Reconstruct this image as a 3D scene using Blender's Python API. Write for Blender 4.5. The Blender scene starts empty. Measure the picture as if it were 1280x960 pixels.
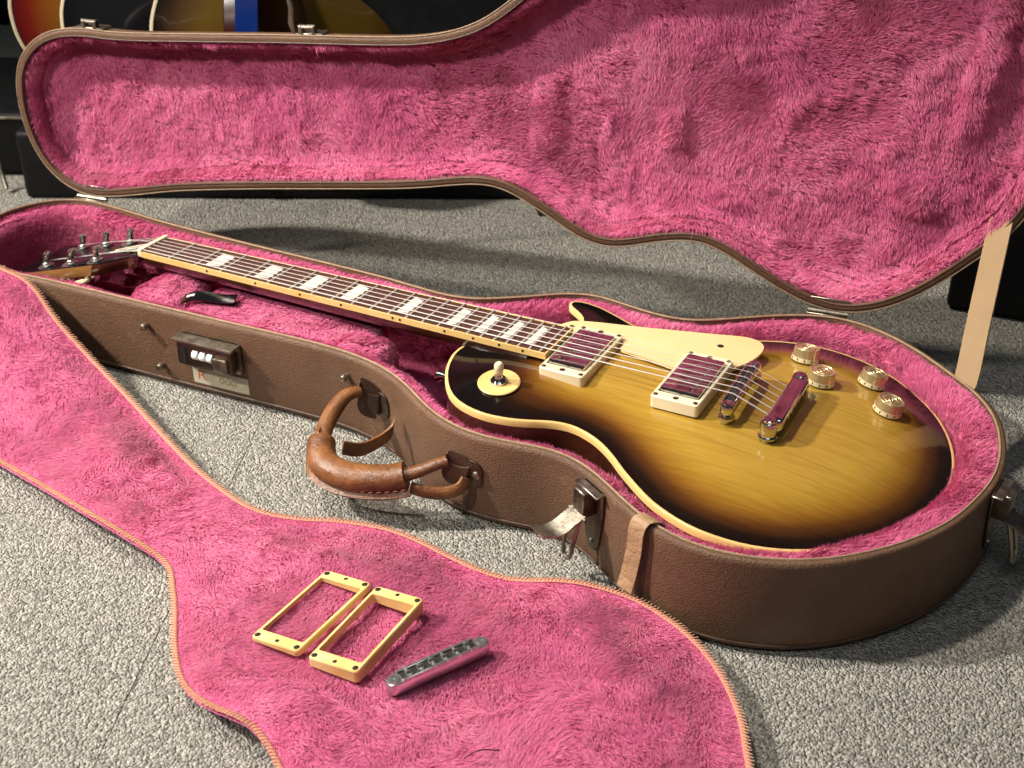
import bpy, bmesh, math, random
import numpy as np
from mathutils import Matrix, Vector
from mathutils.geometry import delaunay_2d_cdt, tessellate_polygon
random.seed(3); rng = np.random.default_rng(5)
S = bpy.context.scene; COL = S.collection
# ------------------------------------------------------------------ camera, light, exposure (positions in mm -> m)
CW = np.array([898.5, -940.3, 698.8]); FPX = 1681.5
RW = np.array([[.8878, .4602, 0.], [.2396, -.4622, -.8538], [-.3929, .7580, -.5206]])
cd = bpy.data.cameras.new('camera'); cam = bpy.data.objects.new('camera', cd); COL.objects.link(cam)
cd.sensor_width = 36; cd.lens = FPX/1280*36; cd.clip_start = .05; cd.clip_end = 60
cd.dof.use_dof = True; cd.dof.focus_distance = 1.12; cd.dof.aperture_fstop = 11
m = Matrix.Identity(4)
for i in range(3):
    m[i][0], m[i][1], m[i][2], m[i][3] = RW[0][i], -RW[1][i], -RW[2][i], CW[i]*.001
cam.matrix_world = m; S.camera = cam
wd = bpy.data.worlds.new('World'); S.world = wd; wd.use_nodes = True
wd.node_tree.nodes['Background'].inputs[0].default_value = (.80, .90, 1, 1)
wd.node_tree.nodes['Background'].inputs[1].default_value = .045
def lamp(name, kind, loc, target, power, col, **kw):
    l = bpy.data.lights.new(name, kind); l.energy = power; l.color = col
    for k, v in kw.items(): setattr(l, k, v)
    o = bpy.data.objects.new(name, l); COL.objects.link(o); o.location = loc
    o.rotation_euler = (Vector(target)-Vector(loc)).to_track_quat('-Z', 'Y').to_euler(); return o
lamp('ceiling_spot_lamp', 'SPOT', (-1.62, -1.05, 2.05), (.08, -.20, 0), 560, (1, .94, .85), spot_size=math.radians(48), spot_blend=1, shadow_soft_size=.08)
lamp('ceiling_spot_lamp', 'SPOT', (-1.0, -2.3, 2.35), (-.10, .02, .1), 330, (1, .95, .88), spot_size=math.radians(32), spot_blend=1, shadow_soft_size=.12)
lamp('ceiling_spot_lamp', 'SPOT', (-.45, -.30, 2.6), (.80, -.22, 0), 230, (1, .93, .82), spot_size=math.radians(46), spot_blend=.9, shadow_soft_size=.09)
lamp('ceiling_panel_lamp', 'AREA', (1.2, -1.5, 2.5), (.4, .1, .1), 13, (.90, .95, 1), shape='RECTANGLE', size=1.6, size_y=.8)  # added soft fill to even out the light on the lid
S.render.engine = 'CYCLES'
S.view_settings.view_transform = 'Standard'; S.view_settings.look = 'None'; S.view_settings.exposure = 0; S.view_settings.gamma = 1
S.cycles.use_denoising = True; S.cycles.max_bounces = 8; S.cycles.transparent_max_bounces = 8
S.cycles.caustics_reflective = False; S.cycles.caustics_refractive = False
S.cycles.sample_clamp_indirect = 4

# ------------------------------------------------------------------ materials
def mat(name, col, rough=.5, metal=0, spec=.5, coat=0, sheen=0):
    M = bpy.data.materials.new(name); M.use_nodes = True; b = M.node_tree.nodes['Principled BSDF']
    b.inputs['Base Color'].default_value = (*col, 1); b.inputs['Roughness'].default_value = rough
    b.inputs['Metallic'].default_value = metal; b.inputs['Specular IOR Level'].default_value = spec
    b.inputs['Coat Weight'].default_value = coat; b.inputs['Coat Roughness'].default_value = .04
    b.inputs['Sheen Weight'].default_value = sheen
    return M
class NT:
    def __init__(s, M): s.t = M.node_tree; s.b = s.t.nodes['Principled BSDF']; s.out = s.t.nodes['Material Output']
    def n(s, typ, **kw):
        x = s.t.nodes.new(typ)
        for k, v in kw.items():
            if k in x.inputs.keys(): x.inputs[k].default_value = v
            else: setattr(x, k, v)
        return x
    def l(s, a, b): s.t.links.new(a, b)
    def coords(s, scale=(1, 1, 1), kind='Object'):
        c = s.n('ShaderNodeTexCoord'); m = s.n('ShaderNodeMapping'); m.inputs['Scale'].default_value = scale
        s.l(c.outputs[kind], m.inputs[0]); return m.outputs[0]
    def noise(s, scale, detail=3, rough=.5, vec=None, dist=0):
        x = s.n('ShaderNodeTexNoise', Scale=scale, Detail=detail, Roughness=rough, Distortion=dist)
        s.l(vec if vec else s.coords(), x.inputs['Vector']); return x.outputs['Fac']
    def ramp(s, fac, stops):
        r = s.n('ShaderNodeValToRGB'); e = r.color_ramp.elements
        while len(e) < len(stops): e.new(.5)
        for el, (p, c) in zip(e, stops): el.position = p; el.color = (*c, 1) if len(c) == 3 else c
        s.l(fac, r.inputs[0]); return r.outputs[0]
    def math(s, op, a, b=None):
        x = s.n('ShaderNodeMath', operation=op)
        for i, v in enumerate((a, b)):
            if v is None: continue
            if isinstance(v, (int, float)): x.inputs[i].default_value = v
            else: s.l(v, x.inputs[i])
        return x.outputs[0]
    def bump(s, h, dist, strength=1):
        x = s.n('ShaderNodeBump', Distance=dist, Strength=strength); s.l(h, x.inputs['Height']); s.l(x.outputs[0], s.b.inputs['Normal']); return x
    def mix(s, f, a, b):
        x = s.n('ShaderNodeMix', data_type='RGBA')
        for sock, v in ((x.inputs[0], f), (x.inputs[6], a), (x.inputs[7], b)):
            if isinstance(v, (int, float)): sock.default_value = v
            elif isinstance(v, tuple): sock.default_value = (*v, 1)
            else: s.l(v, sock)
        return x.outputs[2]
    def attr(s, name): return s.n('ShaderNodeAttribute', attribute_name=name).outputs['Fac']
def m_plush():
    M = mat('pink_plush', (.62, .11, .25), .75, sheen=.25, spec=.2); t = NT(M)
    a = t.attr('tone'); c = t.ramp(a, [(0, (.54, .085, .225)), (.5, (.72, .168, .335)), (1, (.83, .30, .46))])
    t.l(c, t.b.inputs['Base Color'])
    tr = t.n('ShaderNodeBsdfTranslucent'); t.l(c, tr.inputs[0])
    mx = t.n('ShaderNodeMixShader'); mx.inputs[0].default_value = .35
    t.l(t.b.outputs[0], mx.inputs[1]); t.l(tr.outputs[0], mx.inputs[2]); t.l(mx.outputs[0], t.out.inputs[0]); return M
def m_lining():
    M = mat('pink_backing', (.55, .08, .20), .9, spec=.1); t = NT(M)
    t.l(t.ramp(t.noise(120), [(.3, (.60, .12, .26)), (.7, (.72, .19, .34))]), t.b.inputs['Base Color']); t.bump(t.noise(400), .002); return M
def m_vinyl():
    M = mat('brown_vinyl', (.13, .07, .035), .5, spec=.35); t = NT(M); v = t.coords()
    big = t.noise(9, 4, .6, v)
    vc = t.ramp(big, [(.3, (.100, .050, .027)), (.7, (.155, .083, .047))])
    vc = t.mix(t.ramp(t.noise(34, 7, .72, v), [(.60, (0,)*3), (.74, (.55,)*3)]), vc, (.26, .155, .09))
    vc = t.mix(t.ramp(t.noise(13, 6, .7, v), [(.58, (0,)*3), (.75, (.6,)*3)]), vc, (.055, .026, .014)); t.l(vc, t.b.inputs['Base Color'])
    vo = t.n('ShaderNodeTexVoronoi', Scale=420, feature='DISTANCE_TO_EDGE'); t.l(v, vo.inputs['Vector'])
    h = t.math('ADD', t.math('MINIMUM', vo.outputs['Distance'], .25), t.math('MULTIPLY', t.noise(260, 3, .6, v), .5))
    t.bump(h, .0012, .85); t.l(t.ramp(t.noise(30, 3, .5, v), [(.3, (.42,)*3), (.7, (.6,)*3)]), t.b.inputs['Roughness']); return M
def m_carpet():
    M = mat('grey_carpet', (.3, .29, .27), .95, spec=.1); t = NT(M); v = t.coords()
    vo = t.n('ShaderNodeTexVoronoi', Scale=440); vo.inputs['Randomness'].default_value = 1
    nz = t.n('ShaderNodeTexNoise', Scale=120, Detail=2); t.l(v, nz.inputs['Vector'])
    va = t.n('ShaderNodeVectorMath', operation='MULTIPLY_ADD'); va.inputs[1].default_value = (.005,)*3
    t.l(nz.outputs['Color'], va.inputs[0]); t.l(v, va.inputs[2]); t.l(va.outputs[0], vo.inputs['Vector'])
    cell = t.n('ShaderNodeSeparateColor'); t.l(vo.outputs['Color'], cell.inputs[0])
    f = t.math('ADD', t.math('MULTIPLY', cell.outputs[0], .55), t.math('MULTIPLY', t.noise(330, 3, .7, v), .5))
    c = t.ramp(f, [(.2, (.15, .142, .124)), (.5, (.36, .340, .297)), (.85, (.55, .52, .46))])
    c2 = t.mix(t.math('MULTIPLY', t.noise(5, 3, .6, v), .35), c, (.30, .28, .24))
    t.l(c2, t.b.inputs['Base Color'])
    h = t.math('SUBTRACT', t.math('MULTIPLY', cell.outputs[1], .5), t.math('MULTIPLY', vo.outputs['Distance'], 1.4))
    h = t.math('ADD', h, t.math('MULTIPLY', t.noise(420, 3, .7, v), .8))
    t.bump(h, .0024, 1); return M
def m_top():
    M = mat('sunburst_top', (.4, .2, .03), .5, coat=1, spec=.02); t = NT(M); t.b.inputs['Coat Roughness'].default_value = .10
    b = t.attr('burst'); v = t.coords((4, 70, 30)); g = t.noise(4, 5, .65, v, .6); g2 = t.noise(1.2, 3, .5, t.coords((3, 40, 10)))
    f = t.math('ADD', b, t.math('MULTIPLY', t.math('SUBTRACT', g2, .5), .05))
    c = t.ramp(f, [(0, (.004, .003, .003)), (.10, (.014, .006, .003)), (.28, (.085, .028, .006)), (.52, (.24, .110, .013)), (.80, (.355, .204, .026)), (1, (.405, .248, .036))])
    mm = t.n('ShaderNodeMix', data_type='RGBA', blend_type='MULTIPLY'); mm.inputs[0].default_value = .75; t.l(c, mm.inputs[6]); t.l(t.ramp(g, [(.35, (1, 1, 1)), (.68, (.70, .62, .50))]), mm.inputs[7]); c = mm.outputs[2]
    t.l(c, t.b.inputs['Base Color']); return M
def m_wood(name, a, b, rough, coat, sc=(6, 90, 90)):
    M = mat(name, a, rough, coat=coat); t = NT(M)
    t.l(t.ramp(t.noise(3, 5, .65, t.coords(sc), .5), [(.3, a), (.7, b)]), t.b.inputs['Base Color']); return M
def m_leather():
    M = mat('tan_leather', (.30, .12, .035), .38, spec=.5); t = NT(M); v = t.coords()
    t.l(t.ramp(t.noise(32, 5, .65, v), [(.3, (.070, .022, .007)), (.5, (.17, .062, .018)), (.72, (.29, .12, .040))]), t.b.inputs['Base Color'])
    wv = t.noise(70, 4, .6, t.coords((1, 1, 3)), 1.5)
    t.bump(t.math('ADD', t.math('ADD', t.math('MULTIPLY', t.noise(300, 4, .7, v), .4), t.math('MULTIPLY', t.noise(30, 4, .65, v), 1.2)), t.math('MULTIPLY', wv, .6)), .0014, .9)
    t.l(t.ramp(t.noise(60, 3, .6, v), [(.3, (.28,)*3), (.7, (.5,)*3)]), t.b.inputs['Roughness']); return M
def m_spotty(name, a, b, sc, rough, metal, r2=None, bump=0):
    M = mat(name, a, rough, metal); t = NT(M); v = t.coords(); nz = t.noise(sc, 5, .65, v)
    t.l(t.ramp(nz, [(.35, a), (.68, b)]), t.b.inputs['Base Color'])
    if r2: t.l(t.ramp(t.noise(sc*1.7, 4, .6, v), [(.3, (rough,)*3), (.7, (r2,)*3)]), t.b.inputs['Roughness'])
    if bump: t.bump(t.noise(sc*4, 3, .6, v), bump, .6)
    return M
MAT = {}
MAT['plush'] = m_plush(); MAT['lining'] = m_lining(); MAT['vinyl'] = m_vinyl(); MAT['carpet'] = m_carpet(); MAT['top'] = m_top()
MAT['mahogany'] = m_wood('dark_mahogany', (.030, .009, .004), (.055, .016, .007), .2, 1)
MAT['cut_wood'] = m_wood('head_edge_wood', (.16, .075, .022), (.25, .12, .04), .3, .6)
MAT['rosewood'] = m_wood('rosewood', (.040, .014, .008), (.085, .032, .018), .5, .1, (12, 160, 90))
MAT['cream'] = m_spotty('cream_plastic', (.80, .70, .48), (.74, .60, .36), 18, .25, 0)
MAT['binding'] = m_spotty('aged_binding', (.72, .50, .20), (.66, .42, .14), 25, .25, 0)
MAT['guard'] = m_spotty('cream_pickguard', (.76, .55, .27), (.72, .50, .23), 12, .22, 0)
MAT['aged'] = m_spotty('aged_cream_plastic', (.80, .62, .27), (.66, .43, .13), 22, .35, 0, .5)
MAT['chrome'] = m_spotty('chrome', (.66, .64, .62), (.56, .53, .51), 60, .06, 1, .14)
MAT['dull_metal'] = m_spotty('worn_nickel', (.42, .38, .31), (.22, .18, .135), 70, .3, 1, .5, .0004)
MAT['dark_metal'] = m_spotty('tarnished_metal', (.17, .13, .10), (.09, .06, .045), 80, .34, 1, .55, .0004)
MAT['bracket'] = m_spotty('brown_leatherette', (.060, .032, .020), (.10, .055, .034), 60, .38, 0, .5, .0006)
MAT['nickel'] = m_spotty('satin_nickel', (.74, .72, .68), (.58, .55, .50), 60, .16, .95, .3)
MAT['bright_nickel'] = m_spotty('bright_nickel', (.70, .69, .67), (.54, .52, .50), 60, .14, .88, .24)
MAT['fret'] = mat('fret_wire', (.74, .70, .62), .3, .6)
MAT['string'] = mat('string_steel', (.84, .80, .72), .32, .6)
MAT['pearl'] = m_spotty('pearl_inlay', (.68, .66, .58), (.46, .45, .39), 90, .18, 0)
MAT['black'] = mat('black_plastic', (.004, .004, .005), .15)
MAT['hole'] = mat('dark_hole', (.006, .004, .003), .7)
MAT['black_vinyl'] = m_spotty('black_vinyl', (.004, .004, .004), (.007, .007, .008), 80, .5, 0, .6, .0005); MAT['black_vinyl'].node_tree.nodes['Principled BSDF'].inputs['Specular IOR Level'].default_value = .2
def m_weave(name, a, b):
    M = mat(name, a, .85, spec=.15); t = NT(M); v = t.coords()
    w1 = t.n('ShaderNodeTexWave', Scale=420); t.l(v, w1.inputs['Vector']); w2 = t.n('ShaderNodeTexWave', Scale=420, bands_direction='Z'); t.l(v, w2.inputs['Vector'])
    f = t.math('MULTIPLY', w1.outputs['Fac'], w2.outputs['Fac']); t.l(t.ramp(t.math('ADD', t.math('MULTIPLY', f, .6), t.math('MULTIPLY', t.noise(25, 5, .7, v), .6)), [(.2, b), (.8, a)]), t.b.inputs['Base Color']); t.bump(f, .0008, .8); return M
MAT['tape'] = m_weave('beige_webbing', (.54, .38, .225), (.40, .265, .145))
MAT['ribbon'] = m_spotty('tan_ribbon', (.42, .265, .145), (.29, .17, .085), 40, .5, 0, .7, .003)
MAT['stitch'] = m_spotty('orange_thread', (.50, .17, .12), (.58, .25, .15), 200, .8, 0)
MAT['thread'] = m_spotty('pale_orange_thread', (.74, .46, .31), (.68, .36, .23), 200, .8, 0)
MAT['trim'] = m_spotty('pale_edge_trim', (.36, .245, .15), (.25, .16, .095), 160, .6, 0, .75, .0006)
MAT['sticker'] = m_spotty('yellowed_paper', (.46, .42, .30), (.39, .35, .24), 70, .6, 0)
MAT['red_ink'] = mat('red_ink', (.42, .09, .035), .6)
MAT['brown_ink'] = mat('brown_ink', (.25, .15, .08), .6)
MAT['white_dial'] = mat('white_dial', (.8, .8, .77), .3)
MAT['gold'] = mat('gold_paint', (.66, .50, .25), .26, .7, coat=1); MAT['skirt'] = mat('pale_gold_skirt', (.80, .67, .40), .15, .2, coat=1)
MAT['wool_white'] = mat('white_fibre', (.75, .68, .62), .9)
def m_acrylic():
    M = mat('clear_acrylic', (1, .93, .74), .04); t = NT(M); tr = t.n('ShaderNodeBsdfTransparent'); tr.inputs[0].default_value = (1, .97, .90, 1)
    gl = t.n('ShaderNodeBsdfGlossy'); gl.inputs['Roughness'].default_value = .03; fz = t.n('ShaderNodeFresnel', IOR=1.55); mx = t.n('ShaderNodeMixShader')
    t.l(fz.outputs[0], mx.inputs[0]); t.l(tr.outputs[0], mx.inputs[1]); t.l(gl.outputs[0], mx.inputs[2]); t.l(mx.outputs[0], t.out.inputs[0]); return M
MAT['acrylic'] = m_acrylic()

# ------------------------------------------------------------------ geometry helpers (all in world millimetres)
ROOTINV = {}
def root(name, loc, label, cat, group=None, kind=None):
    o = bpy.data.objects.new(name, None); COL.objects.link(o); o.empty_display_size = .05
    o.location = [c*.001 for c in loc]; tag(o, label, cat, group); ROOTINV[o.name] = np.array(loc, float); return o
def tag(o, label, cat, group=None):
    o['label'] = label; o['category'] = cat
    if group: o['group'] = group
def org(o):
    while o.parent: o = o.parent
    return ROOTINV.get(o.name, np.zeros(3))
def join(parts):
    V, F, k = [], [], 0
    for v, f in parts:
        v = np.asarray(v, float); V.append(v); F += [[i+k for i in q] for q in f]; k += len(v)
    return np.vstack(V), F
def mesh(name, parts, material, parent=None, smooth=True, sharp=40, loc=None, attrs=None):
    V, F = join(parts if isinstance(parts, list) else [parts])
    o0 = org(parent) if parent else (np.array(loc, float) if loc is not None else V.mean(0))
    me = bpy.data.meshes.new(name); me.from_pydata(((V-o0)*.001).tolist(), [], [list(map(int, f)) for f in F])
    bm = bmesh.new(); bm.from_mesh(me); bmesh.ops.recalc_face_normals(bm, faces=bm.faces); bm.to_mesh(me); bm.free()
    if smooth: me.shade_smooth(); me.set_sharp_from_angle(angle=math.radians(sharp))
    for k, a in (attrs or {}).items(): me.attributes.new(k, 'FLOAT', 'POINT').data.foreach_set('value', np.asarray(a, np.float32))
    o = bpy.data.objects.new(name, me); COL.objects.link(o); me.materials.append(MAT[material] if isinstance(material, str) else material)
    if parent: o.parent = parent
    else: o.location = o0*.001; ROOTINV[o.name] = o0
    return o
def resample(P, n, closed=True, sub=12):
    P = np.asarray(P, float); k = len(P); out = []
    for i in range(k if closed else k-1):
        g = (lambda j: P[j % k]) if closed else (lambda j: P[min(max(j, 0), k-1)])
        a, b, c, d = g(i-1), g(i), g(i+1), g(i+2); t = np.linspace(0, 1, sub, endpoint=False)[:, None]
        out.append(.5*((2*b)+(c-a)*t+(2*a-5*b+4*c-d)*t*t+(3*b-a-3*c+d)*t**3))
    Q = np.vstack(out+([] if closed else [P[-1:]]))
    if closed: Q = np.vstack([Q, Q[:1]])
    s = np.r_[0, np.cumsum(np.linalg.norm(np.diff(Q, axis=0), axis=1))]
    u = np.linspace(0, s[-1], n+1)[:-1] if closed else np.linspace(0, s[-1], n)
    return np.stack([np.interp(u, s, Q[:, j]) for j in range(Q.shape[1])], 1)
def smooth_loop(P, it=6):
    for _ in range(it): P = .5*P+.25*(np.roll(P, 1, 0)+np.roll(P, -1, 0))
    return P
def normals2(P):
    d = np.roll(P, -1, 0)-np.roll(P, 1, 0); n = np.stack([d[:, 1], -d[:, 0]], 1); return n/np.linalg.norm(n, axis=1)[:, None]
def offset(P, d):
    Q = P-normals2(P)*d
    return smooth_loop(Q, int(abs(d)/4)) if abs(d) > 6 else Q
def box(c, s, bevel=0, seg=2, fr=None):
    bm = bmesh.new(); bmesh.ops.create_cube(bm, size=1)
    for v in bm.verts: v.co = Vector((v.co.x*s[0], v.co.y*s[1], v.co.z*s[2]))
    if bevel: bmesh.ops.bevel(bm, geom=bm.edges[:], offset=bevel, segments=seg, affect='EDGES', profile=.6)
    bm.verts.index_update(); V = np.array([v.co[:] for v in bm.verts]); F = [[v.index for v in f.verts] for f in bm.faces]; bm.free()
    V = V+np.array(c, float)
    return (fr(V) if fr else V), F
def tube(path, r, n=8, closed=False, flat=None, up=(0, 0, 1)):
    P = np.asarray(path, float); k = len(P); r = np.broadcast_to(np.asarray(r, float), (k,)); V = []; F = []
    T = (np.roll(P, -1, 0)-np.roll(P, 1, 0)) if closed else np.gradient(P, axis=0)
    T /= np.linalg.norm(T, axis=1)[:, None]+1e-12; up = np.array(up, float); ref = up
    for i in range(k):
        a = np.cross(T[i], ref); 
        if np.linalg.norm(a) < 1e-3: a = np.cross(T[i], [1, .3, 0])
        a /= np.linalg.norm(a); b = np.cross(a, T[i])
        th = np.linspace(0, 2*np.pi, n, endpoint=False)
        ra, rb = (r[i], r[i]) if flat is None else (r[i]*flat[0], r[i]*flat[1])
        V.append(P[i]+np.outer(np.cos(th)*ra, a)+np.outer(np.sin(th)*rb, b))
    for i in range(k if closed else k-1):
        j = (i+1) % k
        for q in range(n): F.append([i*n+q, i*n+(q+1) % n, j*n+(q+1) % n, j*n+q])
    if not closed: F += [list(range(n))[::-1], [(k-1)*n+q for q in range(n)]]
    return np.vstack(V), F
def lathe(prof, n=24, fr=None):
    V = []; F = []; th = np.linspace(0, 2*np.pi, n, endpoint=False); k = len(prof)
    for r, z in prof: V.append(np.stack([np.cos(th)*r, np.sin(th)*r, np.full(n, z)], 1))
    for i in range(k-1):
        for q in range(n): F.append([i*n+q, i*n+(q+1) % n, (i+1)*n+(q+1) % n, (i+1)*n+q])
    if prof[0][0] > 1e-6: F.append(list(range(n))[::-1])
    if prof[-1][0] > 1e-6: F.append([(k-1)*n+q for q in range(n)])
    V = np.vstack(V); return (fr(V) if fr else V), F
def prism(P, z0, z1, bev=0, fr=None):
    P = np.asarray(P, float); n = len(P); rings = [(0, z0), (0, z1)] if not bev else [(bev*.7, z0), (0, z0+bev), (0, z1-bev), (bev*.3, z1-bev*.3), (bev, z1)]
    V = []; F = []
    for d, z in rings:
        Q = P-normals2(P)*d if d else P; V.append(np.c_[Q, np.full(n, z)])
    for i in range(len(rings)-1):
        for q in range(n): F.append([i*n+q, i*n+(q+1) % n, (i+1)*n+(q+1) % n, (i+1)*n+q])
    for base, rev in ((0, 1), ((len(rings)-1)*n, 0)):
        tr = tessellate_polygon([[Vector((*p[:2], 0)) for p in V[base//n]]]); F += [[base+i for i in t] for t in tr]
    V = np.vstack(V); return (fr(V) if fr else V), F
def rrect(w, h, r, k=5, c=(0, 0)):
    out = []
    for cx, cy, a0 in ((w/2-r, -h/2+r, -90), (w/2-r, h/2-r, 0), (-w/2+r, h/2-r, 90), (-w/2+r, -h/2+r, 180)):
        for i in range(k):
            a = math.radians(a0+90*i/(k-1)); out.append((cx+r*math.cos(a)+c[0], cy+r*math.sin(a)+c[1]))
    return np.array(out)
def frame(o, ex, ey, ez):
    o = np.array(o, float); B = np.array([ex, ey, ez], float); B = B/np.linalg.norm(B, axis=1)[:, None]
    return lambda V: o+np.asarray(V, float)@B
def unit(v): v = np.array(v, float); return v/np.linalg.norm(v)
def ribbon(path, widthdir, w, th):
    P = np.asarray(path, float); k = len(P); T = np.gradient(P, axis=0); W = np.asarray(widthdir, float)
    W = np.broadcast_to(W, P.shape); W = W/np.linalg.norm(W, axis=1)[:, None]; N = np.cross(T, W); N /= np.linalg.norm(N, axis=1)[:, None]
    V = np.vstack([P+W*w/2, P-W*w/2, P-W*w/2+N*th, P+W*w/2+N*th]); F = []
    for i in range(k-1):
        for a in range(4):
            b = (a+1) % 4; F.append([a*k+i, b*k+i, b*k+i+1, a*k+i+1])
    F += [[0, k, 2*k, 3*k], [k-1, 4*k-1, 3*k-1, 2*k-1]]
    return V, F
def project(P):
    Y = (P-CW)@RW.T; return np.stack([640+FPX*Y[:, 0]/np.maximum(Y[:, 2], 1), 480+FPX*Y[:, 1]/np.maximum(Y[:, 2], 1)], 1)
def h3(i, j, k, s=0):
    n = (i.astype(np.int64)*374761393+j.astype(np.int64)*668265263+k.astype(np.int64)*2147483647+s*974634777) & 0xffffffff
    n = ((n ^ (n >> 13))*1274126177) & 0xffffffff; n = ((n ^ (n >> 16))*2246822519) & 0xffffffff
    return ((n ^ (n >> 15)) & 0xffffff)/float(0xffffff)
def vnoise(P, scale, s=0):
    Q = P/scale; I = np.floor(Q).astype(np.int64); f = Q-I; f = f*f*(3-2*f); out = 0
    for dx in (0, 1):
        for dy in (0, 1):
            for dz in (0, 1):
                w = (f[:, 0] if dx else 1-f[:, 0])*(f[:, 1] if dy else 1-f[:, 1])*(f[:, 2] if dz else 1-f[:, 2])
                out = out+w*h3(I[:, 0]+dx, I[:, 1]+dy, I[:, 2]+dz, s)
    return out*2-1
def fbm(P, scale, s=0): return vnoise(P, scale, s)*.6+vnoise(P, scale*.5, s+7)*.3+vnoise(P, scale*.25, s+13)*.15
def sample(V, F, dens):
    T = []
    for f in F:
        for i in range(1, len(f)-1): T.append((f[0], f[i], f[i+1]))
    T = np.array(T); a, b, c = V[T[:, 0]], V[T[:, 1]], V[T[:, 2]]; fn = np.cross(b-a, c-a); ar = np.linalg.norm(fn, axis=1)/2
    VN = np.zeros_like(V)
    for j in range(3): np.add.at(VN, T[:, j], fn)
    VN /= np.linalg.norm(VN, axis=1)[:, None]+1e-12
    n = int(ar.sum()*dens); k = rng.choice(len(T), n, p=ar/ar.sum()); u, v = rng.random(n), rng.random(n); fl = u+v > 1; u[fl], v[fl] = 1-u[fl], 1-v[fl]; w = 1-u-v
    P = a[k]*w[:, None]+b[k]*u[:, None]+c[k]*v[:, None]
    N = VN[T[k, 0]]*w[:, None]+VN[T[k, 1]]*u[:, None]+VN[T[k, 2]]*v[:, None]; N /= np.linalg.norm(N, axis=1)[:, None]+1e-12
    return P, N
NSTRANDS = 0
def pile(name, P, N, parent, length=9, width=.9, base=(1, 0, 0), swirl=1.2, lean=.95, clump=6, ck=.55, seed=1, keep_out=.12, ls=None, patch=0., st=1.):
    """soft plush pile: short bent fibres leaning along a slowly turning direction, drawn together into tufts"""
    global NSTRANDS
    px = project(P); off = (px[:, 0] < -110) | (px[:, 0] > 1390) | (px[:, 1] < -110) | (px[:, 1] > 1070)
    keep = ~off | (rng.random(len(P)) < keep_out); P, N = P[keep], N[keep]; n = len(P); NSTRANDS += n; ls = 1 if ls is None else ls[keep]
    base = np.array(base, float); t0 = base-N*(N@base)[:, None]; bad = np.linalg.norm(t0, axis=1) < .05; t0[bad] = np.cross(N[bad], [.3, .5, .8])
    t0 /= np.linalg.norm(t0, axis=1)[:, None]; t1 = np.cross(N, t0)
    ang = swirl*(fbm(P, 95, seed)*1.5+vnoise(P, 24, seed+3)*.55)+rng.normal(0, .25, n)+patch*np.tanh((fbm(P, 150, seed+71)-.08)*14)*.5+patch*.7*np.tanh((fbm(P, 60, seed+75)-.2)*12)*.5
    T = t0*np.cos(ang)[:, None]+t1*np.sin(ang)[:, None]
    L = length*(1+.30*fbm(P, 40, seed+20)+rng.normal(0, .14, n))*(.85+.3*vnoise(P, 9, seed+31))*ls
    ln = lean+.35*fbm(P, 55, seed+5)+.25*vnoise(P, 11, seed+9)+rng.normal(0, .12, n); ln = np.clip(ln, .1, 1.45)
    PS = P-T*(P*T).sum(1)[:, None]*0 if st == 1 else P-unit(base)[None]*(P@unit(base))[:, None]*(1-1/st)
    PW = PS+np.stack([vnoise(P, 17, seed+61), vnoise(P, 17, seed+62), vnoise(P, 17, seed+63)], 1)*clump*.9; I = np.floor(PW/clump); C = (I+.5)*clump+PS-PW
    for ax in range(3): C[:, ax] += (h3(I[:, 0], I[:, 1], I[:, 2], seed+ax)-.5)*clump*.9
    D = C-PS; D -= N*(D*N).sum(1)[:, None]; D = D if st == 1 else D-unit(base)[None]*(D@unit(base))[:, None]
    m1, m2 = ln*.55, ln
    mid = P+(N*np.cos(m1)[:, None]+T*np.sin(m1)[:, None])*(L*.5)[:, None]+D*ck*.35
    tip = mid+(N*np.cos(m2*1.15)[:, None]+T*np.sin(m2*1.15)[:, None])*(L*.55)[:, None]+D*ck*.5
    sd = np.cross(tip-P, N); sd /= np.linalg.norm(sd, axis=1)[:, None]+1e-9
    sd = sd*np.cos(.0)+N*rng.normal(0, .25, n)[:, None]; sd *= (width*(.7+.6*rng.random(n))/2)[:, None]
    V = np.empty((n, 5, 3)); V[:, 0] = P-sd; V[:, 1] = P+sd; V[:, 2] = mid+sd*.9; V[:, 3] = mid-sd*.9; V[:, 4] = tip
    V = (V.reshape(-1, 3)-org(parent))*.001
    b = (np.arange(n)*5)[:, None]; li = np.hstack([b, b+1, b+2, b+3, b+3, b+2, b+4]).ravel()
    me = bpy.data.meshes.new(name); me.vertices.add(n*5); me.vertices.foreach_set('co', V.astype(np.float32).ravel())
    me.loops.add(n*7); me.loops.foreach_set('vertex_index', li.astype(np.int32)); me.polygons.add(n*2)
    ls = (np.arange(n)*7)[:, None]; me.polygons.foreach_set('loop_start', np.hstack([ls, ls+4]).ravel().astype(np.int32))
    me.update(calc_edges=True); me.shade_smooth()
    tone = np.clip(.5+.30*fbm(P, 75, seed+50)+.2*vnoise(P, 14, seed+54)+rng.normal(0, .12, n), 0, 1)  # random fibre tone; patches also stand in for shade of brushed nap
    me.attributes.new('tone', 'FLOAT', 'POINT').data.foreach_set('value', np.repeat(tone, 5).astype(np.float32))
    me.materials.append(MAT['plush']); o = bpy.data.objects.new(name, me); COL.objects.link(o); o.parent = parent; o['kind'] = 'stuff'; return o

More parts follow.
